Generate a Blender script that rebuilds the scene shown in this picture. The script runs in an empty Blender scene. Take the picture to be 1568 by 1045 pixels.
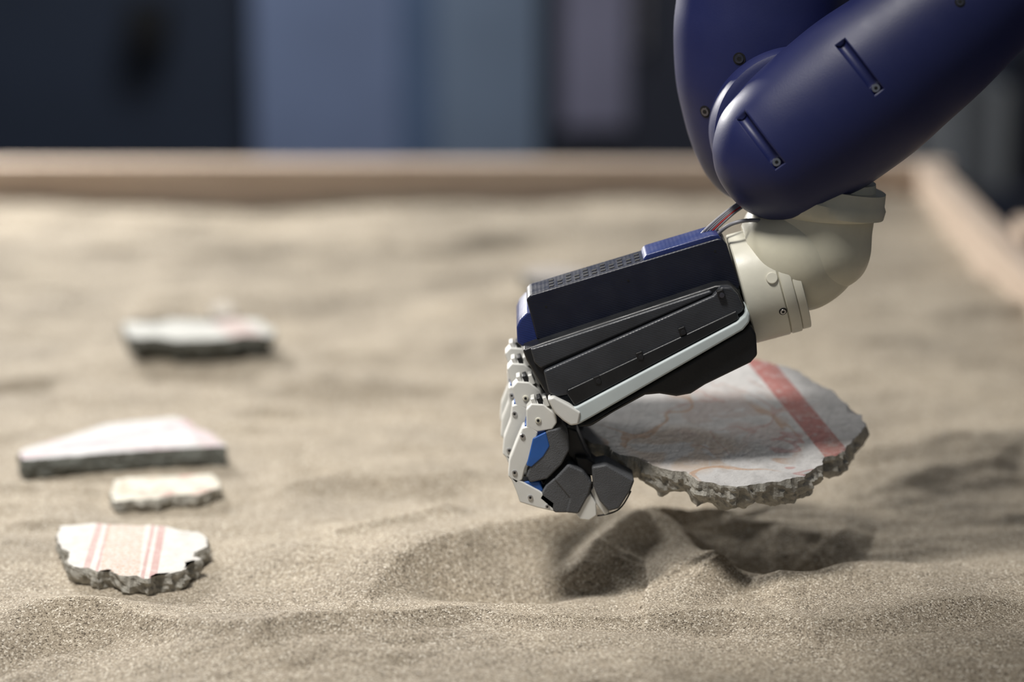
import bpy, bmesh, math, random
import numpy as np
from mathutils import Vector, Matrix, noise as mnoise
from mathutils.bvhtree import BVHTree
random.seed(4)
scene = bpy.context.scene
scene.view_settings.view_transform = 'Standard'

# ------------------------------------------------------------------ survey of the photo
F = 85/36*1568
TH = math.radians(13.63)
CAM = Vector((0, -1.415, 0.5))
FW = Vector((0, math.cos(TH), -math.sin(TH)))
UP = Vector((0, math.sin(TH), math.cos(TH)))
def ray(px, py): return Vector((1,0,0))*((px-784)/F) + FW + UP*((522.5-py)/F)
def V(px, py, Y):
    r = ray(px, py); return CAM + r*((Y-CAM.y)/r.y)
def PL(px, py, p0, n):
    r = ray(px, py); return CAM + r*((p0-CAM).dot(n)/r.dot(n))
def G(px, py, z=0.0): return PL(px, py, Vector((0,0,z)), Vector((0,0,1)))
S = 0.000392

# ------------------------------------------------------------------ node helpers
class NT:
    def __init__(s, name):
        s.mat = bpy.data.materials.new(name); s.mat.use_nodes = True
        s.t = s.mat.node_tree; s.b = s.t.nodes['Principled BSDF']
        s.tc = s.t.nodes.new('ShaderNodeTexCoord')
        s.obj = s.tc.outputs['Object']
    def n(s, typ, **kw):
        nd = s.t.nodes.new(typ)
        for k, v in kw.items(): setattr(nd, k, v)
        return nd
    def put(s, inp, v):
        if isinstance(v, bpy.types.NodeSocket): s.t.links.new(v, inp)
        else: inp.default_value = v
    def m(s, op, a, b=None, c=None, clamp=False):
        nd = s.n('ShaderNodeMath', operation=op); nd.use_clamp = clamp
        s.put(nd.inputs[0], a)
        if b is not None: s.put(nd.inputs[1], b)
        if c is not None: s.put(nd.inputs[2], c)
        return nd.outputs[0]
    def noise(s, scale, detail=3, rough=0.5, dist=0.0, vec=None):
        nd = s.n('ShaderNodeTexNoise'); s.put(nd.inputs['Vector'], vec or s.obj)
        nd.inputs['Scale'].default_value = scale; nd.inputs['Detail'].default_value = detail
        nd.inputs['Roughness'].default_value = rough; nd.inputs['Distortion'].default_value = dist
        return nd.outputs['Fac']
    def ramp(s, f, stops):
        nd = s.n('ShaderNodeValToRGB'); s.put(nd.inputs[0], f)
        e = nd.color_ramp.elements
        while len(e) < len(stops): e.new(0.5)
        for el, (p, c) in zip(e, stops):
            el.position = p; el.color = (*c, 1) if len(c) == 3 else c
        return nd.outputs[0]
    def rng(s, v, a, b, c=0.0, d=1.0):
        nd = s.n('ShaderNodeMapRange', interpolation_type='SMOOTHSTEP')
        s.put(nd.inputs[0], v)
        for i, q in zip((1,2,3,4), (a,b,c,d)): nd.inputs[i].default_value = q
        return nd.outputs[0]
    def mix(s, f, a, b, mode='MIX'):
        nd = s.n('ShaderNodeMix', data_type='RGBA', blend_type=mode)
        s.put(nd.inputs[0], f)
        s.put(nd.inputs[6], (*a,1) if isinstance(a, tuple) else a)
        s.put(nd.inputs[7], (*b,1) if isinstance(b, tuple) else b)
        return nd.outputs[2]
    def bump(s, h, strength=0.5, dist=0.001, prev=None):
        nd = s.n('ShaderNodeBump'); s.put(nd.inputs['Height'], h)
        nd.inputs['Strength'].default_value = strength; nd.inputs['Distance'].default_value = dist
        if prev: s.put(nd.inputs['Normal'], prev)
        return nd.outputs[0]
    def base(s, c): s.put(s.b.inputs['Base Color'], (*c,1) if isinstance(c, tuple) else c)
    def rough(s, v): s.put(s.b.inputs['Roughness'], v)
    def normal(s, v): s.put(s.b.inputs['Normal'], v)

def plastic(name, col, rough=0.45, var=0.15, bumps=0.15, bscale=400, metal=0, spec=0.5, layers=False, rvar=1.0):
    t = NT(name)
    f = t.noise(35, 4, 0.6)
    dark = tuple(c*(1-var) for c in col); lite = tuple(min(1, c*(1+var)) for c in col)
    t.base(t.ramp(f, [(0.3, dark), (0.7, lite)]))
    t.rough(t.rng(t.noise(80, 3), 0.3, 0.7, rough-0.07*rvar, rough+0.1*rvar))
    t.b.inputs['Metallic'].default_value = metal
    t.b.inputs['Specular IOR Level'].default_value = spec
    bn = t.bump(t.noise(bscale, 2), bumps, 0.0004)
    if layers:
        w = t.n('ShaderNodeTexWave', wave_type='BANDS', bands_direction='Z')
        mp = t.n('ShaderNodeMapping'); mp.inputs['Rotation'].default_value = (0, math.radians(-17), 0)
        t.put(mp.inputs['Vector'], t.obj); t.put(w.inputs['Vector'], mp.outputs[0])
        w.inputs['Scale'].default_value = 230; w.inputs['Distortion'].default_value = 0.6
        bn = t.bump(w.outputs['Fac'], 0.16, 0.0003, bn)
    t.normal(bn)
    return t.mat

M_blue = plastic('arm_blue_shell', (0.012, 0.017, 0.085), 0.47, 0.04, 0.10, 900, rvar=0.25)
M_slot = plastic('slot_dark', (0.006,0.006,0.02), 0.5)
M_navy = plastic('printed_navy', (0.006, 0.008, 0.020), 0.42, 0.2, 0.2, 700, layers=True)
M_navy2 = plastic('printed_blue', (0.015, 0.028, 0.13), 0.4, 0.2, 0.2, 700, layers=True)
M_black = plastic('black_plastic', (0.009, 0.010, 0.012), 0.42, 0.25, 0.25, 600)
M_grey = plastic('dark_grey_printed', (0.034, 0.037, 0.044), 0.42, 0.25, 0.3, 600, layers=True)
M_white = plastic('white_plastic', (0.68, 0.68, 0.65), 0.4, 0.05, 0.1)
M_strip = plastic('pale_strip', (0.50, 0.56, 0.57), 0.35, 0.06, 0.1)
M_ivory = plastic('ivory_plastic', (0.68, 0.66, 0.56), 0.42, 0.06, 0.08)
M_ivory2 = plastic('ivory_dome', (0.66, 0.63, 0.50), 0.38, 0.07, 0.08)
M_pad = plastic('rubber_pad', (0.075, 0.078, 0.085), 0.6, 0.3, 0.9, 1500)
M_fblue = plastic('finger_blue', (0.02, 0.09, 0.32), 0.35, 0.2)
M_steel = plastic('steel', (0.6, 0.6, 0.62), 0.28, 0.1, 0.05, metal=1)
M_bolt = plastic('dark_bolt', (0.16, 0.16, 0.19), 0.3, 0.1, 0.05, metal=1)
M_hole = plastic('hole_black', (0.003, 0.003, 0.004), 0.6)
M_cgrey = plastic('cable_grey', (0.25, 0.25, 0.28), 0.45)
M_cred = plastic('cable_red', (0.45, 0.03, 0.03), 0.45)

# ------------------------------------------------------------------ mesh helpers
def link(ob):
    scene.collection.objects.link(ob); return ob
def finish(bm, name, mat, smooth=True, ang=35, wn=True):
    me = bpy.data.meshes.new(name)
    bmesh.ops.recalc_face_normals(bm, faces=bm.faces)
    bm.to_mesh(me); bm.free()
    if mat: me.materials.append(mat)
    if smooth:
        me.polygons.foreach_set('use_smooth', [True]*len(me.polygons))
        me.set_sharp_from_angle(angle=math.radians(ang))
    ob = link(bpy.data.objects.new(name, me))
    if wn and smooth:
        w = ob.modifiers.new('wn', 'WEIGHTED_NORMAL'); w.keep_sharp = True
    return ob
def empty(name, loc=(0,0,0)):
    e = bpy.data.objects.new(name, None); e.location = loc; e.empty_display_size = 0.02
    return link(e)
def parent(e, obs):
    bpy.context.view_layer.update()
    for o in obs:
        o.parent = e; o.matrix_parent_inverse = e.matrix_world.inverted()
def prism(name, pts, y0, y1, mat, bev=0.0012, seg=3, ang=60):
    """outline in the hand's side elevation, extruded across the hand (Y)"""
    w = [V(px, py, y0) for px, py in pts]
    bm = bmesh.new()
    a = [bm.verts.new((p.x, y0, p.z)) for p in w]
    b = [bm.verts.new((p.x, y1, p.z)) for p in w]
    n = len(w)
    bm.faces.new(a); bm.faces.new(b[::-1])
    for i in range(n): bm.faces.new((a[i], b[i], b[(i+1)%n], a[(i+1)%n]))
    bmesh.ops.recalc_face_normals(bm, faces=bm.faces)
    if bev > 0:
        es = [e for e in bm.edges if e.calc_face_angle(0) > math.radians(25)]
        bmesh.ops.bevel(bm, geom=es, offset=bev, segments=seg, profile=0.5, affect='EDGES', clamp_overlap=True)
    return finish(bm, name, mat, ang=ang)
def box(name, c, sz, mat, rot=(0,0,0), bev=0.0):
    bm = bmesh.new(); bmesh.ops.create_cube(bm, size=1)
    bmesh.ops.scale(bm, vec=sz, verts=bm.verts)
    if bev: bmesh.ops.bevel(bm, geom=bm.edges[:], offset=bev, segments=2, profile=0.5, affect='EDGES')
    ob = finish(bm, name, mat); ob.location = c; ob.rotation_euler = rot
    return ob
def cyl(name, p0, p1, r, mat, seg=32, bev=0.0, r2=None):
    p0, p1 = Vector(p0), Vector(p1); d = p1-p0
    bm = bmesh.new()
    bmesh.ops.create_cone(bm, cap_ends=True, segments=seg, radius1=r, radius2=r if r2 is None else r2, depth=d.length)
    if bev:
        es = [e for e in bm.edges if e.calc_face_angle(0) > 1.0]
        bmesh.ops.bevel(bm, geom=es, offset=bev, segments=2, profile=0.5, affect='EDGES')
    ob = finish(bm, name, mat)
    ob.location = (p0+p1)/2; ob.rotation_mode = 'QUATERNION'
    ob.rotation_quaternion = Vector((0,0,1)).rotation_difference(d)
    return ob
def revolve(name, prof, Yc, mat, ys=1.0, seg=72, ang=40):
    """prof: (px, py, r_px) stations along an axis lying in the plane Y=Yc"""
    C = [V(p[0], p[1], Yc) for p in prof]
    R = []
    for p, c in zip(prof, C):
        R.append((V(p[0]+p[2], p[1], Yc)-c).length)
    d = (C[-1]-C[0]).normalized()
    bm = bmesh.new(); rings = []
    for i, c in enumerate(C):
        if 0 < i < len(C)-1: dd = (C[i+1]-C[i-1])
        elif i == 0: dd = C[1]-C[0]
        else: dd = C[-1]-C[-2]
        dd = dd.normalized() if dd.length > 1e-6 else d
        N = Vector((-dd.z, 0, dd.x))
        if R[i] < 1e-6: rings.append([bm.verts.new(c)])
        else: rings.append([bm.verts.new(c + N*R[i]*math.cos(2*math.pi*k/seg) + Vector((0,1,0))*R[i]*ys*math.sin(2*math.pi*k/seg)) for k in range(seg)])
    for A, B in zip(rings[:-1], rings[1:]):
        for k in range(seg):
            k2 = (k+1)%seg
            if len(A) == 1 and len(B) == 1: continue
            if len(A) == 1: bm.faces.new((A[0], B[k], B[k2]))
            elif len(B) == 1: bm.faces.new((A[k], B[0], A[k2]))
            else: bm.faces.new((A[k], B[k], B[k2], A[k2]))
    if len(rings[0]) > 1: bm.faces.new(rings[0])
    if len(rings[-1]) > 1: bm.faces.new(rings[-1][::-1])
    return finish(bm, name, mat, ang=ang, wn=False)
def surf(ob, px, py):
    dg = bpy.context.evaluated_depsgraph_get()
    bt = BVHTree.FromObject(ob, dg)
    inv = ob.matrix_world.inverted()
    d = (inv.to_3x3() @ ray(px, py)).normalized()
    loc, nor, _, _ = bt.ray_cast(inv @ CAM, d)
    if loc is None: return V(px, py, 0), Vector((0,-1,0))
    return ob.matrix_world @ loc, (ob.matrix_world.to_3x3() @ nor).normalized()
def screw(name, ob, px, py, r, mat=None, socket=True):
    p, n = surf(ob, px, py)
    out = [cyl(name+'_recess', p-n*0.001, p+n*0.0002, r*1.35, M_hole, 24),
           cyl(name+'_head', p-n*0.001, p+n*0.0007, r, mat or M_bolt, 24, 0.0003)]
    if socket: out.append(cyl(name+'_socket', p, p+n*0.0009, r*0.5, M_hole, 6))
    return out
def tube(name, pts, r, mat):
    cu = bpy.data.curves.new(name, 'CURVE'); cu.dimensions = '3D'; cu.bevel_depth = r; cu.bevel_resolution = 4; cu.use_fill_caps = True
    sp = cu.splines.new('NURBS'); sp.points.add(len(pts)-1)
    for q, p in zip(sp.points, pts): q.co = (*p, 1)
    sp.use_endpoint_u = True; sp.order_u = 3
    cu.materials.append(mat)
    return link(bpy.data.objects.new(name, cu))
def smooth_prof(st, n=60):
    st = [np.array(s, float) for s in st]; out = []
    m = len(st)
    for i in range(m-1):
        p0 = st[max(i-1,0)]; p1 = st[i]; p2 = st[i+1]; p3 = st[min(i+2,m-1)]
        k = max(2, n//(m-1))
        for j in range(k):
            t = j/k
            q = 0.5*((2*p1)+(-p0+p2)*t+(2*p0-5*p1+4*p2-p3)*t*t+(-p0+3*p1-3*p2+p3)*t**3)
            q[2] = max(q[2], 0); out.append(tuple(q))
    out.append(tuple(st[-1])); return out

# ================================================================== ROOM
def paint(name, col, rough=0.6):
    t = NT(name); t.base(t.ramp(t.noise(3, 4), [(0.3, tuple(c*0.85 for c in col)), (0.7, tuple(min(1,c*1.12) for c in col))]))
    t.rough(rough); t.normal(t.bump(t.noise(120, 2), 0.1, 0.001)); return t.mat
M_wdark = paint('navy_wall_paint', (0.022, 0.032, 0.056))
M_door = paint('blue_grey_door', (0.20, 0.25, 0.39))
M_door2 = paint('teal_grey_door', (0.18, 0.23, 0.31))
M_groove = paint('door_seam', (0.10, 0.15, 0.25))
M_lilac = paint('lilac_panel', (0.19, 0.18, 0.245))
M_dark = paint('dark_cabinet', (0.02, 0.022, 0.035))
M_floor = paint('grey_floor', (0.05, 0.05, 0.055), 0.5)
M_pl = paint('off_white_wall', (0.3, 0.3, 0.32))
ZF = -0.75
YW = 4.0
box('floor', (0, 1.0, ZF-0.05), (7, 8, 0.1), M_floor)
box('wall_back', (0, YW+0.13, ZF+1.5), (7, 0.1, 3.0), M_wdark)
box('wall_left', (-3.45, 1.0, ZF+1.5), (0.1, 6, 3.0), M_pl)
box('wall_right', (3.45, 1.0, ZF+1.5), (0.1, 6, 3.0), M_pl)
def wx(px): return V(px, 120, YW-0.03).x
def panel(name, xa, xb, mat, th=0.04, z0=ZF, z1=ZF+2.1):
    return box(name, ((xa+xb)/2, YW-th/2, (z0+z1)/2), (xb-xa, th, z1-z0), mat, bev=0.004)
d1 = empty('door_1', (wx(510), YW, ZF))
parent(d1, [panel('leaf', wx(388), wx(612), M_door),
            panel('seam', wx(612), wx(668), M_groove, 0.03),
            panel('leaf_side', wx(668), wx(826), M_door2),
            cyl('handle', (wx(600), YW-0.07, 0.2), (wx(600), YW-0.07, 0.35), 0.01, M_steel)])
cb = empty('storage_cabinet', (wx(950), YW, ZF))
parent(cb, [panel('carcass', wx(840), wx(1110), M_dark, 0.30),
            box('door_panel', (wx(918)-0.02, YW-0.31, -0.02), (wx(968)-wx(872), 0.02, 0.5), M_lilac, bev=0.004),
            cyl('handle', (wx(985)-0.02, YW-0.33, -0.1), (wx(985)-0.02, YW-0.33, 0.1), 0.008, M_steel)])
box('wall_control_box', (wx(225), YW+0.02, V(225, 40, YW).z), (0.09, 0.10, 0.10), M_hole, bev=0.01)

rk = []
rx, ry = 0.93, 2.75
M_rack = paint('rack_grey_metal', (0.20, 0.21, 0.22), 0.4)
for i, dx in enumerate((-0.2, 0.05, 0.3)):
    for dy in (0, 0.35):
        rk.append(box('post', (rx+dx, ry+dy, ZF+0.75), (0.035, 0.035, 1.5), M_rack, bev=0.003))
for zz in (ZF+0.1, ZF+0.5, ZF+0.95, ZF+1.45):
    rk.append(box('shelf', (rx+0.05, ry+0.175, zz), (0.55, 0.4, 0.02), M_dark, bev=0.003))
for k in range(4):
    rk.append(box('stored_case', (rx-0.1+0.12*k, ry+0.15, ZF+0.60+0.02*(k%2)), (0.085, 0.25, 0.18+0.04*(k%2)), M_dark if k%2 else M_rack, bev=0.006))
e = empty('metal_shelving_rack', (rx, ry, ZF)); parent(e, rk)

# ================================================================== SANDBOX
def wood(name, rot):
    t = NT(name)
    mp = t.n('ShaderNodeMapping'); mp.inputs['Scale'].default_value = (1, 14, 14) if rot == 0 else (14, 1, 14)
    t.put(mp.inputs['Vector'], t.obj)
    f = t.noise(7, 5, 0.6, 1.2, mp.outputs[0])
    t.base(t.ramp(f, [(0.25, (0.42, 0.32, 0.245)), (0.55, (0.56, 0.45, 0.36)), (0.8, (0.66, 0.55, 0.45))]))
    t.rough(0.6); t.normal(t.bump(f, 0.3, 0.001)); return t.mat
WX, WY = wood('pine_board_long', 0), wood('pine_board_side', 1)
XL, XR, YF, YB = -0.80, 0.475, -0.60, 1.385
HR = 0.035
bits = [box('board_back', ((XL+XR)/2, YB+0.0125, HR/2-0.12), (XR-XL+0.05+0.03, 0.035, HR+0.24), WX, bev=0.003),
        box('board_front', ((XL+XR)/2, YF-0.0125, HR/2-0.12), (XR-XL+0.05, 0.025, HR+0.24), WX, bev=0.003),
        box('board_left', (XL-0.0125, (YF+YB)/2, HR/2-0.12), (0.025, YB-YF, HR+0.24), WY, bev=0.003),
        box('board_right', (XR+0.0125, (YF+YB)/2, HR/2-0.12), (0.03, YB-YF, HR+0.24), WY, bev=0.003),
        box('corner_block', (XR+0.045, 0.95, 0.0), (0.03, 0.06, 0.10), WX, bev=0.003),
        box('base_board', ((XL+XR)/2, (YF+YB)/2, -0.23), (XR-XL, YB-YF, 0.02), WX)]
for sx in (XL+0.05, XR-0.05):
    for sy in (YF+0.05, YB-0.05):
        bits.append(box('leg', (sx, sy, (ZF-0.24)/2), (0.08, 0.08, -0.24-ZF), WX, bev=0.004))
bits.append(box('apron_back', ((XL+XR)/2, YB-0.02, -0.30), (XR-XL, 0.03, 0.12), WX))
sandbox = empty('wooden_sandbox', ((XL+XR)/2, (YF+YB)/2, ZF)); parent(sandbox, bits)

# ---- sand height field
rs = np.random.RandomState(7)
TAB = rs.rand(256, 256)
def vn(x, y, ox=0, oy=0):
    x = x+ox+40; y = y+oy+40
    xi = np.floor(x).astype(int); yi = np.floor(y).astype(int)
    fx = x-xi; fy = y-yi; fx = fx*fx*fx*(fx*(fx*6-15)+10); fy = fy*fy*fy*(fy*(fy*6-15)+10)
    g = lambda a, b: TAB[a % 256, b % 256]
    return ((g(xi,yi)*(1-fx)+g(xi+1,yi)*fx)*(1-fy)+(g(xi,yi+1)*(1-fx)+g(xi+1,yi+1)*fx)*fy)*2-1
def ridge(X, Y, pxs, amp, w_left, w_right, soft=0.002):
    P = [G(*p) for p in pxs]; best = np.full(X.shape, 1e9); sg = np.zeros(X.shape); par = np.zeros(X.shape)
    n = len(P)-1
    for i in range(n):
        a, b = P[i], P[i+1]; dx, dy = b.x-a.x, b.y-a.y; L2 = dx*dx+dy*dy
        t = np.clip(((X-a.x)*dx+(Y-a.y)*dy)/L2, 0, 1)
        ex = X-(a.x+t*dx); ey = Y-(a.y+t*dy); d = np.sqrt(ex*ex+ey*ey)
        m = d < best
        best = np.where(m, d, best); sg = np.where(m, np.sign(dx*ey-dy*ex), sg); par = np.where(m, (i+t)/n, par)
    d = np.sqrt(best**2+soft**2)-soft
    w = np.where(sg > 0, w_left, w_right)
    env = np.clip(np.minimum(par, 1-par)*5+0.15, 0, 1)
    return amp*env*np.exp(-(d/w)**1.3)
def blob(X, Y, px, py, rx, ry, amp):
    c = G(px, py); return amp*np.exp(-(((X-c.x)/rx)**2+((Y-c.y)/ry)**2))
FRAG_FLAT = []
def height(X, Y):
    wxp = X+0.02*vn(X*9, Y*9, 5, 2); wyp = Y+0.02*vn(X*9, Y*9, 15, 22)
    h = 0.013*vn(wxp*3.2, wyp*7) + 0.0085*vn(wxp*7, wyp*17, 30, 3) + 0.0040*vn(wxp*15, wyp*42, 3, 60) + 0.0012*vn(X*50, Y*95) + 0.0003*vn(X*160, Y*200)
    near = np.exp(-((X-0.03)/0.33)**4)*np.exp(-((Y-0.02)/0.13)**4)
    h = h*(1-0.72*near)
    Xo, Yo = X, Y
    X = X+0.005*vn(X*28, Y*28, 2, 9)+0.001*vn(X*110, Y*110, 2, 9); Y = Y+0.005*vn(X*28, Y*28, 12, 39)+0.001*vn(X*110, Y*110, 22, 9)
    hb = ridge(X, Y, [(548,925),(600,895),(660,868),(740,850),(840,836),(930,826),(985,824)], 0.023, 0.07, 0.016)
    hb += ridge(X, Y, [(870,893),(915,870),(950,848),(1000,829),(1040,846),(1075,878),(1110,897),(1160,909)], 0.022, 0.017, 0.045)
    hb += ridge(X, Y, [(1150,910),(1240,905),(1310,884),(1350,850)], 0.012, 0.02, 0.04)
    hb += blob(X, Y, 785, 902, 0.055, 0.018, -0.013)
    hb += blob(X, Y, 1210, 867, 0.085, 0.030, -0.016)
    hb += ridge(X, Y, [(1060,812),(1150,813),(1240,828),(1335,835)], 0.011, 0.04, 0.015)
    hb += ridge(X, Y, [(0,962),(110,948),(190,955),(300,985),(400,1003),(560,985),(700,965),(900,962)], 0.012, 0.035, 0.012)
    hb += ridge(X, Y, [(950,960),(1100,955),(1250,975),(1420,960),(1568,940)], 0.010, 0.03, 0.013)
    hb += ridge(X, Y, [(480,845),(560,835),(640,815),(720,805)], 0.008, 0.03, 0.010)
    hb += ridge(X, Y, [(400,760),(520,742),(660,752),(760,735)], 0.011, 0.04, 0.016)
    hb += ridge(X, Y, [(1350,760),(1430,735),(1500,722),(1560,730)], 0.008, 0.04, 0.016)
    h = h+hb; X, Y = Xo, Yo
    for (cx, cy, rx_, ry_, z) in FRAG_FLAT:
        k = np.exp(-(((X-cx)/rx_)**4+((Y-cy)/ry_)**4)); h = h*(1-k)+z*k
    return h

# ================================================================== FRESCO FRAGMENTS
def side_mat(name, col=(0.20,0.20,0.17)):
    t = NT(name); f = t.noise(160, 6, 0.7)
    t.base(t.ramp(f, [(0.25, tuple(c*0.6 for c in col)), (0.5, col), (0.75, tuple(c*1.6 for c in col))])); t.rough(0.9)
    t.normal(t.bump(t.noise(350, 5, 0.7), 0.8, 0.002)); return t.mat
M_side = side_mat('mortar_side', (0.36,0.345,0.305))
M_side_g = side_mat('mortar_side_green', (0.13,0.135,0.12))
def fragment(name, pts, p0, n, thick, decor, side=None, rough=1.0, jag=0.0012, step=0.0016, inset=0.004, base=(0.62,0.60,0.58)):
    n = n.normalized()
    W = [PL(x, y, p0, n) for x, y in pts]
    c = sum(W, Vector())/len(W)
    a = (Vector((1,0,0)) - n*n.x).normalized(); b = n.cross(a)
    loc = lambda w: Vector(((w-c).dot(a), (w-c).dot(b)))
    L = [loc(w) for w in W]
    R = []
    sd = random.random()*50
    for i in range(len(L)):
        p, q = L[i], L[(i+1)%len(L)]; k = max(1, int((q-p).length/step))
        for j in range(k):
            R.append(p.lerp(q, j/k))
    area = sum(R[i].x*R[(i+1)%len(R)].y-R[(i+1)%len(R)].x*R[i].y for i in range(len(R)))
    if area < 0: R = R[::-1]
    N = len(R); nor = []
    for i in range(N):
        t = R[(i+3)%N]-R[i-3]; t.normalize(); nor.append(Vector((t.y, -t.x)))
    for i in range(N):   # irregular chipping of the outline
        q = Vector((R[i].x, R[i].y, sd))
        v = mnoise.noise(q*130)*1.1+mnoise.noise(q*310+Vector((3,1,0)))*0.8+mnoise.noise(q*800)*0.35
        R[i] = R[i]+nor[i]*v*jag
    bm = bmesh.new(); rings = []; K = 9
    for k in range(K+1):
        f = k/K; ring = []
        for i in range(N):
            q = Vector((R[i].x*120, R[i].y*120, f*thick*120+sd))
            v = mnoise.noise(q)*0.0030*rough + mnoise.noise(q*2.6)*0.0018*rough + mnoise.noise(q*6)*0.0006*rough
            o = v*min(1, f*3) + 0.0014*math.sin(f*math.pi) - inset*f*f
            z = -thick*f + (0 if k == 0 else mnoise.noise(q*0.8+Vector((7,7,7)))*0.0026*rough*(1.6 if k == K else 0.5))
            if k == 0: z = -max(0, mnoise.noise(q*1.7+Vector((1,5,2))))*0.0012
            ring.append(bm.verts.new((R[i].x+nor[i].x*o, R[i].y+nor[i].y*o, z)))
        rings.append(ring)
    inner = [bm.verts.new((R[i].x-nor[i].x*0.0012, R[i].y-nor[i].y*0.0012, 0)) for i in range(N)]
    top = bm.faces.new(inner); bot = bm.faces.new(rings[-1][::-1])
    top.material_index = 0; bot.material_index = 1
    for i in range(N):
        f = bm.faces.new((inner[i], rings[0][i], rings[0][(i+1)%N], inner[(i+1)%N])); f.material_index = 0
    for A, B in zip(rings[:-1], rings[1:]):
        for i in range(N):
            f = bm.faces.new((A[i], B[i], B[(i+1)%N], A[(i+1)%N])); f.material_index = 1
    bmesh.ops.triangulate(bm, faces=[top, bot])
    me = bpy.data.meshes.new(name); bm.to_mesh(me); bm.free()
    t = NT(name+'_plaster')
    sx = t.n('ShaderNodeSeparateXYZ'); t.put(sx.inputs[0], t.obj); X, Y = sx.outputs[0], sx.outputs[1]
    nz = t.m('SUBTRACT', t.noise(60, 4, 0.6), 0.5)
    f = t.noise(90, 5, 0.65)
    col = t.ramp(f, [(0.25, tuple(q*0.72 for q in base)), (0.5, base), (0.8, tuple(min(1,q*1.15) for q in base))])
    wear = t.rng(t.noise(140, 6, 0.7), 0.36, 0.52)
    def ell(A, rx_, ry_, lo, hi):
        A = loc(PL(*A, p0, n))
        u = t.m('DIVIDE', t.m('SUBTRACT', X, A.x), rx_); v = t.m('DIVIDE', t.m('SUBTRACT', Y, A.y), ry_)
        return t.rng(t.m('SQRT', t.m('ADD', t.m('MULTIPLY', u, u), t.m('MULTIPLY', v, v))), lo, hi, 1, 0)
    for d in decor:
        if d[0] == 'band':
            _, A, B, w, colr, op = d
            A = loc(PL(*A, p0, n)); B = loc(PL(*B, p0, n)); dr = (B-A).normalized(); nn = Vector((-dr.y, dr.x))
            dist = t.m('ADD', t.m('MULTIPLY', X, nn.x), t.m('MULTIPLY', Y, nn.y))
            dist = t.m('SUBTRACT', dist, A.dot(nn))
            dist = t.m('ADD', dist, t.m('MULTIPLY', nz, 0.0012))
            mk = t.rng(t.m('ABSOLUTE', dist), w*0.88, w*1.05, 1, 0)
        elif d[0] == 'wash':
            _, A, rx_, ry_, sc, seed, colr, op = d
            mp = t.n('ShaderNodeMapping'); mp.inputs['Location'].default_value = (seed, seed*0.7, 0); t.put(mp.inputs['Vector'], t.obj)
            nn_ = t.noise(sc, 3, 0.55, 0.8, mp.outputs[0])
            mk = t.m('MULTIPLY', ell(A, rx_, ry_, 0.6, 1.0), t.rng(nn_, 0.47, 0.52))
        elif d[0] == 'vein':
            _, A, rx_, ry_, sc, seed, wd, colr, op = d
            mp = t.n('ShaderNodeMapping'); mp.inputs['Location'].default_value = (seed, seed*0.7, 0); t.put(mp.inputs['Vector'], t.obj)
            nn_ = t.noise(sc, 2.0, 0.45, 0.7, mp.outputs[0])
            mk = t.m('MULTIPLY', ell(A, rx_, ry_, 0.75, 1.0), t.rng(t.m('ABSOLUTE', t.m('SUBTRACT', nn_, 0.495)), wd*0.5, wd, 1, 0))
        elif d[0] == 'orn':
            _, A, B, w, sc, colr, op = d
            A = loc(PL(*A, p0, n)); B = loc(PL(*B, p0, n)); dr = (B-A).normalized(); nn = Vector((-dr.y, dr.x))
            dist = t.m('SUBTRACT', t.m('ADD', t.m('MULTIPLY', X, nn.x), t.m('MULTIPLY', Y, nn.y)), A.dot(nn))
            al = t.m('ADD', t.m('MULTIPLY', X, dr.x), t.m('MULTIPLY', Y, dr.y))
            inside = t.rng(t.m('ABSOLUTE', dist), w*0.93, w, 1, 0)
            s1 = t.m('SINE', t.m('MULTIPLY', dist, sc)); s2 = t.m('SINE', t.m('MULTIPLY', al, sc))
            s3 = t.m('SINE', t.m('MULTIPLY', t.m('ADD', al, dist), sc*1.3)); s4 = t.m('SINE', t.m('MULTIPLY', t.m('SUBTRACT', al, dist), sc*1.3))
            q = t.m('ADD', t.m('ADD', t.m('MULTIPLY', s1, s2), t.m('MULTIPLY', t.m('MULTIPLY', s3, s4), 0.8)), t.m('MULTIPLY', nz, 0.8))
            mk = t.m('MULTIPLY', inside, t.rng(t.m('ABSOLUTE', q), 0.12, 0.35, 1, 0.3))
        mk = t.m('MULTIPLY', mk, t.m('MULTIPLY', t.m('ADD', t.m('MULTIPLY', wear, 0.4), 0.6), op))
        col = t.mix(mk, col, colr)
    sp = t.rng(t.noise(420, 2, 0.5), 0.68, 0.74)
    col = t.mix(t.m('MULTIPLY', sp, 0.6), col, (0.25,0.21,0.17))
    dirt = t.rng(t.noise(25, 5, 0.65), 0.52, 0.75)
    col = t.mix(t.m('MULTIPLY', dirt, 0.4), col, (0.36,0.32,0.27))
    t.base(col); t.rough(0.75); t.normal(t.bump(t.noise(260, 5, 0.6), 0.35, 0.0012))
    me.materials.append(t.mat); me.materials.append(side or M_side)
    ob = link(bpy.data.objects.new(name, me))
    ob.matrix_world = Matrix(((a.x, b.x, n.x, c.x), (a.y, b.y, n.y, c.y), (a.z, b.z, n.z, c.z), (0,0,0,1)))
    return ob
UPZ = Vector((0,0,1))
RED = (0.32, 0.095, 0.08); PINK = (0.40,0.19,0.175); OCH = (0.38,0.235,0.145); LPINK = (0.42,0.23,0.27)
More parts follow.
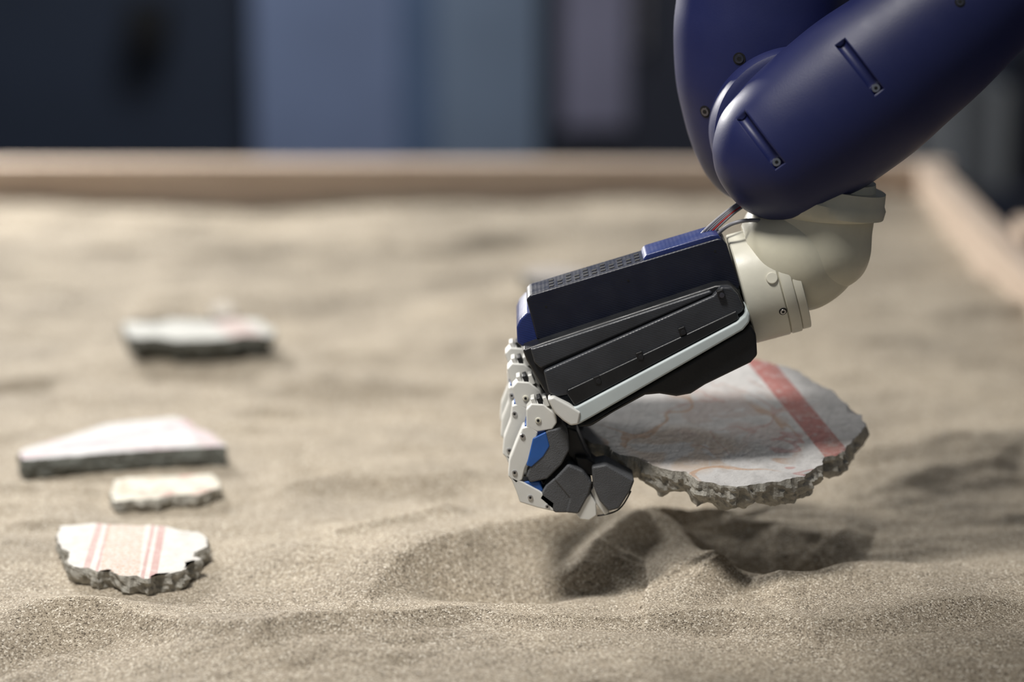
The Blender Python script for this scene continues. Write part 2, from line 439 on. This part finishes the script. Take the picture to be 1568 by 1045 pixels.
def lay(pts, h, z, *a, **k):
    P = [G(x, y, h+z) for x, y in pts]
    cx = sum(p.x for p in P)/len(P); cy = sum(p.y for p in P)/len(P)
    rx_ = (max(p.x for p in P)-min(p.x for p in P))/2; ry_ = (max(p.y for p in P)-min(p.y for p in P))/2
    FRAG_FLAT.append((cx, cy, rx_*1.15+0.006, ry_*1.15+0.008, z))
    return fragment('fresco_fragment', pts, Vector((0,0,h+z)), UPZ, h+0.002, *a, **k)

nH = Vector((0.02, -math.sin(math.radians(12)), math.cos(math.radians(12)))).normalized()
pH = V(1110, 660, 0.030)
held = fragment('fresco_fragment', [(873,652),(884,664),(905,677),(930,684),(948,697),(975,700),(1000,713),(1030,722),(1052,722),(1068,736),(1100,742),(1128,746),
    (1160,741),(1195,737),(1220,730),(1232,730),(1246,716),(1258,712),(1262,700),(1278,697),(1293,690),(1303,680),(1316,666),(1327,650),(1318,636),(1303,632),(1296,618),
    (1272,597),(1262,594),(1218,566),(1160,551),(1120,545),(1060,552),(1000,575),(940,610),(890,640)],
    pH, nH, 0.0185, [
    ('wash', (1050,688), 0.045, 0.036, 20, 1.3, (0.42,0.31,0.22), 0.6),
    ('wash', (1130,640), 0.060, 0.05, 24, 5.1, (0.40,0.31,0.28), 0.5),
    ('vein', (1070,668), 0.070, 0.065, 16, 1.3, 0.020, OCH, 0.75),
    ('vein', (1140,640), 0.06, 0.06, 18, 3.7, 0.014, (0.37,0.22,0.19), 0.55),
    ('vein', (1215,695), 0.016, 0.035, 32, 2.2, 0.04, RED, 0.5),
    ('band', (1166,556), (1278,692), 0.0088, RED, 0.88)], rough=1.4, base=(0.46,0.45,0.445))

fr1 = lay([(92,806),(120,803),(150,802),(255,806),(275,812),(302,815),(318,824),(316,838),(296,846),(296,852),(306,856),(285,862),(286,872),(262,878),(240,880),(226,886),(205,882),(185,882),(165,873),(150,876),(135,870),(112,868),(103,858),(106,846),(93,838),(88,820)],
    0.0125, 0.0, [('band', (152,806),(133,868), 0.0022, PINK, 0.65), ('band', (166,806),(150,868), 0.0010, PINK, 0.65),
    ('orn', (193,806),(183,878), 0.0125, 620.0, (0.44,0.25,0.15), 0.8), ('band', (234,808),(219,880), 0.0012, PINK, 0.75), ('band', (248,808),(235,880), 0.0024, PINK, 0.75)], rough=1.2, base=(0.54,0.52,0.49))
fr2 = lay([(176,735),(200,731),(260,730),(325,726),(335,738),(336,747),(318,752),(300,758),(262,757),(240,764),(200,765),(176,768),(170,756)],
    0.010, 0.0, [('wash', (265,742), 0.040, 0.035, 30, 2.0, (0.47,0.24,0.21), 0.7), ('wash', (215,745), 0.02,0.03,40, 4.0, OCH, 0.5)], base=(0.56,0.53,0.45))
fr3 = lay([(29,693),(40,687),(100,670),(160,651),(205,645),(265,640),(283,642),(300,655),(325,665),(346,683),(300,685),(240,688),(160,694),(90,700),(34,704)],
    0.0150, 0.0, [('band', (290,640),(330,690), 0.008, LPINK, 0.4), ('band', (80,690),(260,655), 0.0045, LPINK, 0.7), ('band', (110,680),(290,688), 0.0040, LPINK, 0.45)],
    side=M_side_g, rough=0.9, jag=0.0006, inset=0.002, base=(0.52,0.505,0.51))
fr4 = lay([(188,503),(194,493),(240,495),(262,489),(330,492),(352,487),(398,490),(404,497),(421,504),(417,514),(372,513),(345,519),(268,521),(240,516),(202,518)],
    0.022, 0.002, [('band', (330,480),(400,530), 0.014, (0.42,0.27,0.25), 0.6)], side=M_side_g, rough=1.8, jag=0.002, inset=0.018, base=(0.44,0.44,0.415))
fr5 = lay([(322,470),(335,463),(350,464),(360,473),(352,482),(330,482)], 0.009, 0.002, [], rough=1.2, base=(0.38,0.34,0.29))
fr6 = lay([(800,418),(815,412),(850,410),(880,413),(905,420),(890,428),(850,430),(812,428)], 0.012, 0.0, [], side=M_side_g, rough=1.5, base=(0.36,0.33,0.31))

# ---- sand mesh
xs = np.unique(np.concatenate([np.linspace(XL, -0.33, 130), np.linspace(-0.33, 0.36, 620), np.linspace(0.36, XR, 50)]))
ys = np.unique(np.concatenate([np.linspace(YF, -0.18, 60), np.linspace(-0.18, 0.16, 420), np.linspace(0.16, 0.6, 160), np.linspace(0.6, YB, 160)]))
Xg, Yg = np.meshgrid(xs, ys)
Zg = height(Xg, Yg)
ny_, nx_ = Xg.shape
co = np.stack([Xg, Yg, Zg], -1).reshape(-1, 3)
idx = np.arange(ny_*nx_).reshape(ny_, nx_)
fc = np.stack([idx[:-1,:-1], idx[:-1,1:], idx[1:,1:], idx[1:,:-1]], -1).reshape(-1, 4)
me = bpy.data.meshes.new('sand_bed')
me.vertices.add(len(co)); me.vertices.foreach_set('co', co.ravel())
me.loops.add(fc.size); me.loops.foreach_set('vertex_index', fc.ravel())
me.polygons.add(len(fc)); me.polygons.foreach_set('loop_start', np.arange(0, fc.size, 4)); me.polygons.foreach_set('loop_total', np.full(len(fc), 4))
me.update(); me.validate()
me.polygons.foreach_set('use_smooth', [True]*len(me.polygons))
sand = link(bpy.data.objects.new('sand_bed', me))
t = NT('sand')
vo = t.n('ShaderNodeTexVoronoi'); t.put(vo.inputs['Vector'], t.obj); vo.inputs['Scale'].default_value = 1150
sv = t.n('ShaderNodeSeparateColor'); t.put(sv.inputs[0], vo.outputs['Color'])
grain = t.ramp(sv.outputs[0], [(0.0, (0.095,0.078,0.060)), (0.14, (0.245,0.208,0.160)), (0.5, (0.365,0.315,0.246)), (0.85, (0.46,0.405,0.325)), (1.0, (0.78,0.73,0.64))])
big = t.ramp(t.noise(9, 5, 0.6), [(0.3, (0.76,0.75,0.74)), (0.7, (1.06,1.04,1.01))])
t.base(t.mix(1.0, grain, big, 'MULTIPLY')); t.rough(0.85)
t.b.inputs['Specular IOR Level'].default_value = 0.25
b1 = t.bump(t.m('SUBTRACT', 1.0, vo.outputs['Distance']), 0.6, 0.0007)
b2 = t.bump(t.noise(330, 4, 0.65), 0.5, 0.0012, b1)
t.normal(b2)
me.materials.append(t.mat)
parent(sandbox, [sand])

# ================================================================== ROBOT ARM
arm = []
AX = (1203, 228); D = (0.79, -0.61)
def ax(tt): return (AX[0]+D[0]*tt, AX[1]+D[1]*tt)
prof = [(-112,0),(-110,24),(-102,48),(-83,75),(-46,102),(0,114),(42,120),(100,124),(160,125),(225,120),(290,115),(390,102),(480,96),(600,98),(700,100),(760,80),(785,40),(790,0)]
fore = revolve('forearm_shell', smooth_prof([(*ax(tt), r) for tt, r in prof], 160), 0.0, M_blue, ys=0.85, seg=96)
bpy.context.view_layer.update()
def slot_cutter(tt, rr, n0, n1, tube_r):
    c = V(*ax(tt), 0.0); sc = (V(ax(tt)[0]+10, ax(tt)[1], 0)-c).length/10
    dirw = (V(*ax(tt+20), 0)-c).normalized(); N = Vector((dirw.z, 0, -dirw.x))
    pts = []
    a0, a1 = math.asin(n0/rr), math.asin(n1/rr)
    for i in range(15):
        a = a0+(a1-a0)*i/14
        pts.append(c + N*math.sin(a)*rr*sc + Vector((0,-1,0))*math.cos(a)*rr*sc*0.85)
    return pts, tube_r*sc
for k, (tt, rr) in enumerate([(163, 124.5), (-22, 109)]):
    pts, r = slot_cutter(tt, rr, -92, -2, 9.0)
    ob = tube('slot_cut', pts, r, M_slot)
    dg = bpy.context.evaluated_depsgraph_get()
    cm = bpy.data.meshes.new_from_object(ob.evaluated_get(dg))
    bpy.data.objects.remove(ob)
    bm = bmesh.new(); bm.from_mesh(cm); bmesh.ops.remove_doubles(bm, verts=bm.verts, dist=1e-6); bmesh.ops.holes_fill(bm, edges=bm.edges)
    bmesh.ops.recalc_face_normals(bm, faces=bm.faces); bm.to_mesh(cm); bm.free()
    cm.materials.clear(); cm.materials.append(M_slot)
    cut = link(bpy.data.objects.new('slot_cut', cm))
    md = fore.modifiers.new('slot', 'BOOLEAN'); md.operation = 'DIFFERENCE'; md.object = cut; md.solver = 'EXACT'
    bpy.context.view_layer.objects.active = fore
    dg = bpy.context.evaluated_depsgraph_get()
    nm = bpy.data.meshes.new_from_object(fore.evaluated_get(dg))
    fore.modifiers.clear(); fore.data = nm
    bpy.data.objects.remove(cut)
    p = pts[-2]
    arm.append(cyl('slot_screw', p+Vector((0,0.0035,0)), p+Vector((0,0.0012,0)), r*0.72, M_steel, 20, 0.0004))
    arm.append(cyl('slot_screw_socket', p+Vector((0,0.002,0)), p+Vector((0,0.0010,0)), r*0.33, M_hole, 6))
arm.append(fore)
bm = bmesh.new(); c = V(1216, 199, 0.02); R = 128*S
prf = [(0.0, 0.004), (R*0.9, 0.004), (R*0.97, 0.006), (R, 0.010), (R, 0.034), (R*0.95, 0.040), (0.0, 0.042)]
rings = []
for r, y in prf:
    rings.append([bm.verts.new((c.x+max(r,1e-5)*math.cos(2*math.pi*k/96), y, c.z+max(r,1e-5)*math.sin(2*math.pi*k/96))) for k in range(96)])
for A, B in zip(rings[:-1], rings[1:]):
    for k in range(96): bm.faces.new((A[k], B[k], B[(k+1)%96], A[(k+1)%96]))
arm.append(finish(bm, 'joint_flange', M_blue, wn=False))
back = revolve('upper_link_shell', smooth_prof([(1166,312,0),(1166,308,30),(1166,295,58),(1166,272,80),(1166,245,96),(1166,210,110),(1166,170,121),(1166,120,131),(1166,50,134.5),(1168,0,132),(1172,-80,126),(1190,-200,120),(1230,-330,115),(1280,-450,105),(1300,-500,60),(1305,-515,0)], 140), 0.062, M_blue, ys=0.8, seg=96)
arm.append(back)
bpy.context.view_layer.update()
arm += screw('link_screw', back, 1132, 90, 0.0028)
arm += screw('link_screw', back, 1080, 171, 0.0028)
arm += screw('shell_screw', fore, 1470, 3, 0.0022)
eb = V(*ax(760), 0.0)
arm.append(cyl('elbow_joint', eb+Vector((0,-0.05,0)), eb+Vector((0,0.12,0)), 0.055, M_blue, 48, 0.012))
sh = Vector((0.95, 0.10, 0.95))
arm.append(cyl('upper_arm', eb+Vector((0,0.09,0)), sh, 0.05, M_blue, 48, 0.012))
arm.append(cyl('shoulder_joint', sh+Vector((0,-0.08,0)), sh+Vector((0,0.08,0)), 0.075, M_blue, 48, 0.015))
arm.append(cyl('pedestal', (0.95,0.12,ZF), (0.95,0.12,0.95), 0.06, M_dark, 48, 0.01))
arm.append(cyl('pedestal_foot', (0.95,0.12,ZF), (0.95,0.12,ZF+0.03), 0.2, M_dark, 48, 0.008))
Yw = 0.012
arm.append(revolve('wrist_dome', smooth_prof([(1150,404,60),(1165,400,78),(1190,393,88),(1225,383,94),(1262,372,84),(1290,364,66),(1312,358,42),(1324,354,18),(1327,353,0)], 90), Yw, M_ivory2, ys=0.95))
arm.append(revolve('wrist_elbow', smooth_prof([(1233,440,0),(1235,436,40),(1237,425,66),(1240,405,84),(1243,380,90),(1248,345,88),(1255,310,86),(1262,270,80)], 70), Yw, M_ivory2, ys=0.95))
arm.append(revolve('wrist_collar', [(1256,327,80),(1256,326,90),(1257,318,97),(1261,302,97.5),(1262,298,94),(1266,280,92)], Yw, M_ivory2, ys=0.95))
A0 = (1135,443); dA = (0.963,-0.267)
def wp(tt, r): return (A0[0]+dA[0]*tt, A0[1]+dA[1]*tt, r)
w1 = revolve('wrist_ring', [wp(-2,70),wp(-1,84),wp(1,86),wp(54,86.5),wp(55.5,85),wp(56,80)], Yw, M_ivory)
w2 = revolve('wrist_ring_mid', [wp(55,80),wp(57,85.5),wp(58,86.5),wp(72,86.5),wp(73.5,85.5),wp(74,80)], Yw, M_ivory)
w3 = revolve('wrist_ring_outer', [wp(73,80),wp(75,84),wp(76,84.5),wp(87,84.5),wp(88,83),wp(89,60)], Yw, M_ivory)
arm += [w1, w2, w3]
bpy.context.view_layer.update()
for (x, y) in ((1160,366),(1199,477)): arm += screw('wrist_screw', w1, x, y, 0.0018, M_steel)
p, n = surf(w1, 1182, 426); arm.append(cyl('wrist_boss', p-n*0.002, p+n*0.0012, 0.0035, M_ivory, 32, 0.0008))
for k, (mt, off) in enumerate([(M_cgrey,0),(M_cgrey,4),(M_cgrey,8),(M_cred,12),(M_cgrey,16)]):
    arm.append(tube('ribbon_wire', [V(1138+off*0.3,306+off*0.5,0.012), V(1120+off*0.5,318+off*0.3,0.006), V(1095+off*0.8,338+off*0.15,0.004), V(1072+off,360,0.004), V(1062+off,372,0.006)], 0.00085, mt))
arm.append(tube('wrist_cable', [V(1098,360,0.0), V(1110,347,-0.004), V(1135,338,-0.006), V(1165,337,-0.004), V(1195,345,0.0)], 0.0012, M_cgrey))
e = empty('robot_arm', V(1203,228,0)); parent(e, arm)

# ================================================================== ROBOT HAND
H = []
H.append(prism('top_housing', [(806,459),(812,452),(1098,366),(1106,366),(1113,374),(1134,438),(1130,447),(830,522),(822,520)], -0.012, 0.020, M_navy, 0.0012))
H.append(prism('top_housing_raised_rib', [(985,397),(990,390),(1090,360),(1100,360),(1106,368),(1106,378),(985,412)], -0.0105, 0.018, M_navy2, 0.0010))
H.append(prism('top_lid', [(812,453),(1000,397),(1002,400),(816,457)], -0.0105, 0.0195, M_navy2, 0.0004))
def slope(px): return 453-(px-812)*(86/286)
ang = math.atan2(86, 286)
for k in range(11):
    for j, yy in enumerate((-0.005, 0.003, 0.011)):
        px = 845+13.2*k
        if j == 2 and k % 2: continue
        p = V(px, slope(px)-1.0, -0.0105)
        H.append(box('vent', (p.x, yy, p.z), (0.0030, 0.0036, 0.0014), M_hole, rot=(0, -ang, 0)))
for (x, y) in ((836,470),(962,430),(1095,385)):
    p = V(x, y, -0.0122); H.append(cyl('pin_hole', p, p+Vector((0,0.001,0)), 0.0007, M_hole, 12))
H.append(prism('knuckle_bracket', [(791,502),(796,490),(808,478),(818,479),(830,520),(800,532),(792,526)], -0.009, 0.050, M_navy2, 0.0012))
H.append(prism('side_plate', [(834,524),(1095,438),(1118,436),(1132,448),(1142,472),(1141,480),(868,607),(846,611),(836,604),(806,552),(800,536)], -0.024, 0.046, M_black, 0.0018))
H.append(prism('side_plate_facet', [(812,535),(838,527),(1088,445),(1092,450),(828,565),(818,556)], -0.0262, -0.020, M_grey, 0.0012))
sp = prism('side_cover', [(832,569),(1092,453),(1104,440),(1120,440),(1131,452),(1139,472),(1136,479),(872,605),(850,609),(840,602)], -0.0285, -0.020, M_grey, 0.0016)
H.append(sp)
H.append(prism('cover_inset', [(868,598),(868,604),(880,622),(1132,489),(1128,476)], -0.0300, -0.020, M_black, 0.0010))
for k, (x, y) in enumerate(((915,583),(980,546),(1045,508),(1104,451))):
    p = V(x, y, -0.0300)
    H.append(prism('bolt_pocket', [(x-7,y-4),(x+3,y-8),(x+7,y+4),(x-3,y+8)], -0.0303, -0.025, M_hole, 0.0005))
    H.append(cyl('bolt', p+Vector((0.0006,-0.0006,-0.0005)), p+Vector((0.0006,0.003,-0.0005)), 0.0016, M_bolt if k == 3 else M_black, 16, 0.0003))
H.append(prism('palm_edge_strip', [(866,628),(884,623),(1128,494),(1140,484),(1144,474),(1149,482),(1148,494),(1138,506),(906,640),(886,651),(872,652),(864,646)], -0.0315, 0.048, M_strip, 0.0014))
H.append(prism('knuckle_frame', [(838,612),(848,608),(870,620),(890,632),(886,651),(874,653),(862,645),(848,632)], -0.0325, 0.05, M_white, 0.0014))
H.append(prism('palm_shell', [(884,655),(906,643),(1138,508),(1150,498),(1158,512),(1160,545),(1150,556),(1080,590),(1058,604),(1036,608),(1010,604),(988,606),(940,632),(905,654)], -0.026, 0.044, M_black, 0.0028, 4))
def finger(k, dx, dy, yc, w=0.0065):
    o = []
    sh_ = lambda x, y: (x+dx*(1-0.62*min(1, max(0, (y-635)/45))), y+dy)
    q = lambda pts: [sh_(x, y) for x, y in pts]
    P = lambda nm, pts, m, ww=1.0, b=0.0009: o.append(prism(nm, q(pts), yc-w*ww, yc+w*ww, m, b, 3))
    P('proximal_link', [(806,628),(814,619),(832,620),(850,634),(853,648),(846,658),(822,662),(806,655)], M_white)
    P('joint_web', [(804,650),(834,655),(836,668),(818,680),(800,672)], M_fblue, 0.75)
    P('middle_link', [(800,656),(812,652),(824,662),(818,688),(804,718),(800,735),(790,742),(778,730),(780,706),(790,680)], M_white)
    P('middle_pad', [(824,672),(838,660),(860,655),(870,664),(872,690),(860,712),(838,734),(812,740),(806,730),(814,706)], M_pad, 1.05, 0.0012)
    P('strap', [(816,672),(836,662),(842,684),(832,700),(814,716),(806,714)], M_fblue, 1.12, 0.0008)
    P('distal_link', [(780,728),(796,736),(826,752),(850,770),(848,784),(822,778),(796,770),(790,752)], M_white)
    P('distal_strap', [(800,738),(826,738),(832,752),(816,762),(800,752)], M_fblue, 0.85)
    P('tip_pad_base', [(824,764),(836,744),(850,732),(868,746),(878,764),(870,786),(850,786)], M_pad, 1.0, 0.0012)
    P('tip_pad', [(848,735),(870,712),(893,722),(907,740),(903,756),(886,788),(866,786),(872,764)], M_pad, 1.12, 0.0014)
    P('tip_link', [(880,786),(892,768),(904,756),(913,772),(914,790),(902,798),(888,796)], M_white, 0.9)
    for (x, y, r) in ((824,644,4.5),(800,668,4),(788,724,4),(812,762,4),(838,776,3.5)):
        p = V(*sh_(x, y), yc-w)
        o.append(cyl('joint_pin', p+Vector((0,-0.0007,0)), p+Vector((0,2*w+0.0007,0)), r*S, M_ivory if r > 4 else M_steel, 20, 0.0003))
        o.append(cyl('pin_hole', p+Vector((0,-0.0009,0)), p+Vector((0,0.001,0)), r*S*0.5, M_hole, 12))
    for j in range(3):
        P('knuckle_rib', [(812+j*9,612-j*1),(818+j*9,610-j*1),(824+j*9,622),(818+j*9,624)], M_black if j%2 else M_white, 0.8, 0.0005)
    return o
for k, (dx, dy, yc) in enumerate([(0,0,-0.018),(-22,-34,0.000),(-30,-62,0.017),(-33,-86,0.034)]):
    H += finger(k, dx, dy, yc)
H.append(prism('thumb_base_link', [(868,655),(884,660),(896,688),(908,706),(900,722),(880,712),(868,694)], -0.014, 0.004, M_black, 0.0014))
H.append(prism('thumb_joint', [(880,700),(900,702),(916,714),(908,730),(888,726)], -0.020, 0.0, M_hole, 0.0012))
H.append(prism('thumb_pad', [(906,716),(928,712),(972,736),(966,752),(948,780),(932,784),(918,768),(908,744)], -0.026, -0.004, M_pad, 0.0014))
H.append(prism('thumb_back_link', [(912,742),(922,768),(934,786),(926,790),(912,772),(904,752)], -0.022, -0.008, M_white, 0.001))
H.append(tube('tendon', [V(915,790,-0.02), V(935,788,-0.022), V(955,776,-0.022), V(966,752,-0.02)], 0.0005, M_hole))
e = empty('robotic_hand', V(1000,540,0)); parent(e, H)

# ================================================================== LIGHT
def aim(o, loc, tgt):
    o.location = loc; o.rotation_euler = (Vector(tgt)-Vector(loc)).to_track_quat('-Z', 'Y').to_euler()
def area(name, loc, tgt, size, power, col=(1,1,1)):
    l = bpy.data.lights.new(name, 'AREA'); l.energy = power; l.size = size; l.color = col
    aim(link(bpy.data.objects.new(name, l)), loc, tgt)
l = bpy.data.lights.new('key_spot_light', 'SPOT'); l.energy = 255; l.shadow_soft_size = 0.22; l.spot_size = math.radians(38); l.spot_blend = 1.0; l.color = (1.0, 0.965, 0.91)
aim(link(bpy.data.objects.new('key_spot_light', l)), (-0.62, -0.60, 2.0), (-0.12, 0.24, 0))
area('rim_light', (-1.1, 1.9, 0.85), (-0.1, 0.2, 0), 0.35, 54, (1.0, 0.97, 0.92))
area('added_rear_fill', (-0.2, 0.7, 1.9), (-0.2, 1.4, 0.0), 0.6, 9, (1.0, 0.97, 0.92))  # added fill, no real fixture: brightens the back board and rear sand
area('added_wall_fill', (-0.1, 2.4, 1.9), (-0.1, 4.0, -0.2), 0.8, 36, (0.9, 0.95, 1.0))  # unseen lamp added only to lift the otherwise unlit back wall
w = bpy.data.worlds.new('World'); scene.world = w; w.use_nodes = True
w.node_tree.nodes['Background'].inputs[0].default_value = (0.8, 0.88, 1.0, 1)
w.node_tree.nodes['Background'].inputs[1].default_value = 0.13

# ================================================================== CAMERA
cd = bpy.data.cameras.new('camera'); cd.lens = 85; cd.sensor_width = 36; cd.sensor_fit = 'HORIZONTAL'
cd.clip_start = 0.05
cd.dof.use_dof = True; cd.dof.focus_distance = 1.43; cd.dof.aperture_fstop = 2.5
cam = link(bpy.data.objects.new('camera', cd)); cam.location = CAM
cam.rotation_euler = (math.pi/2-TH, 0, 0)
scene.camera = cam
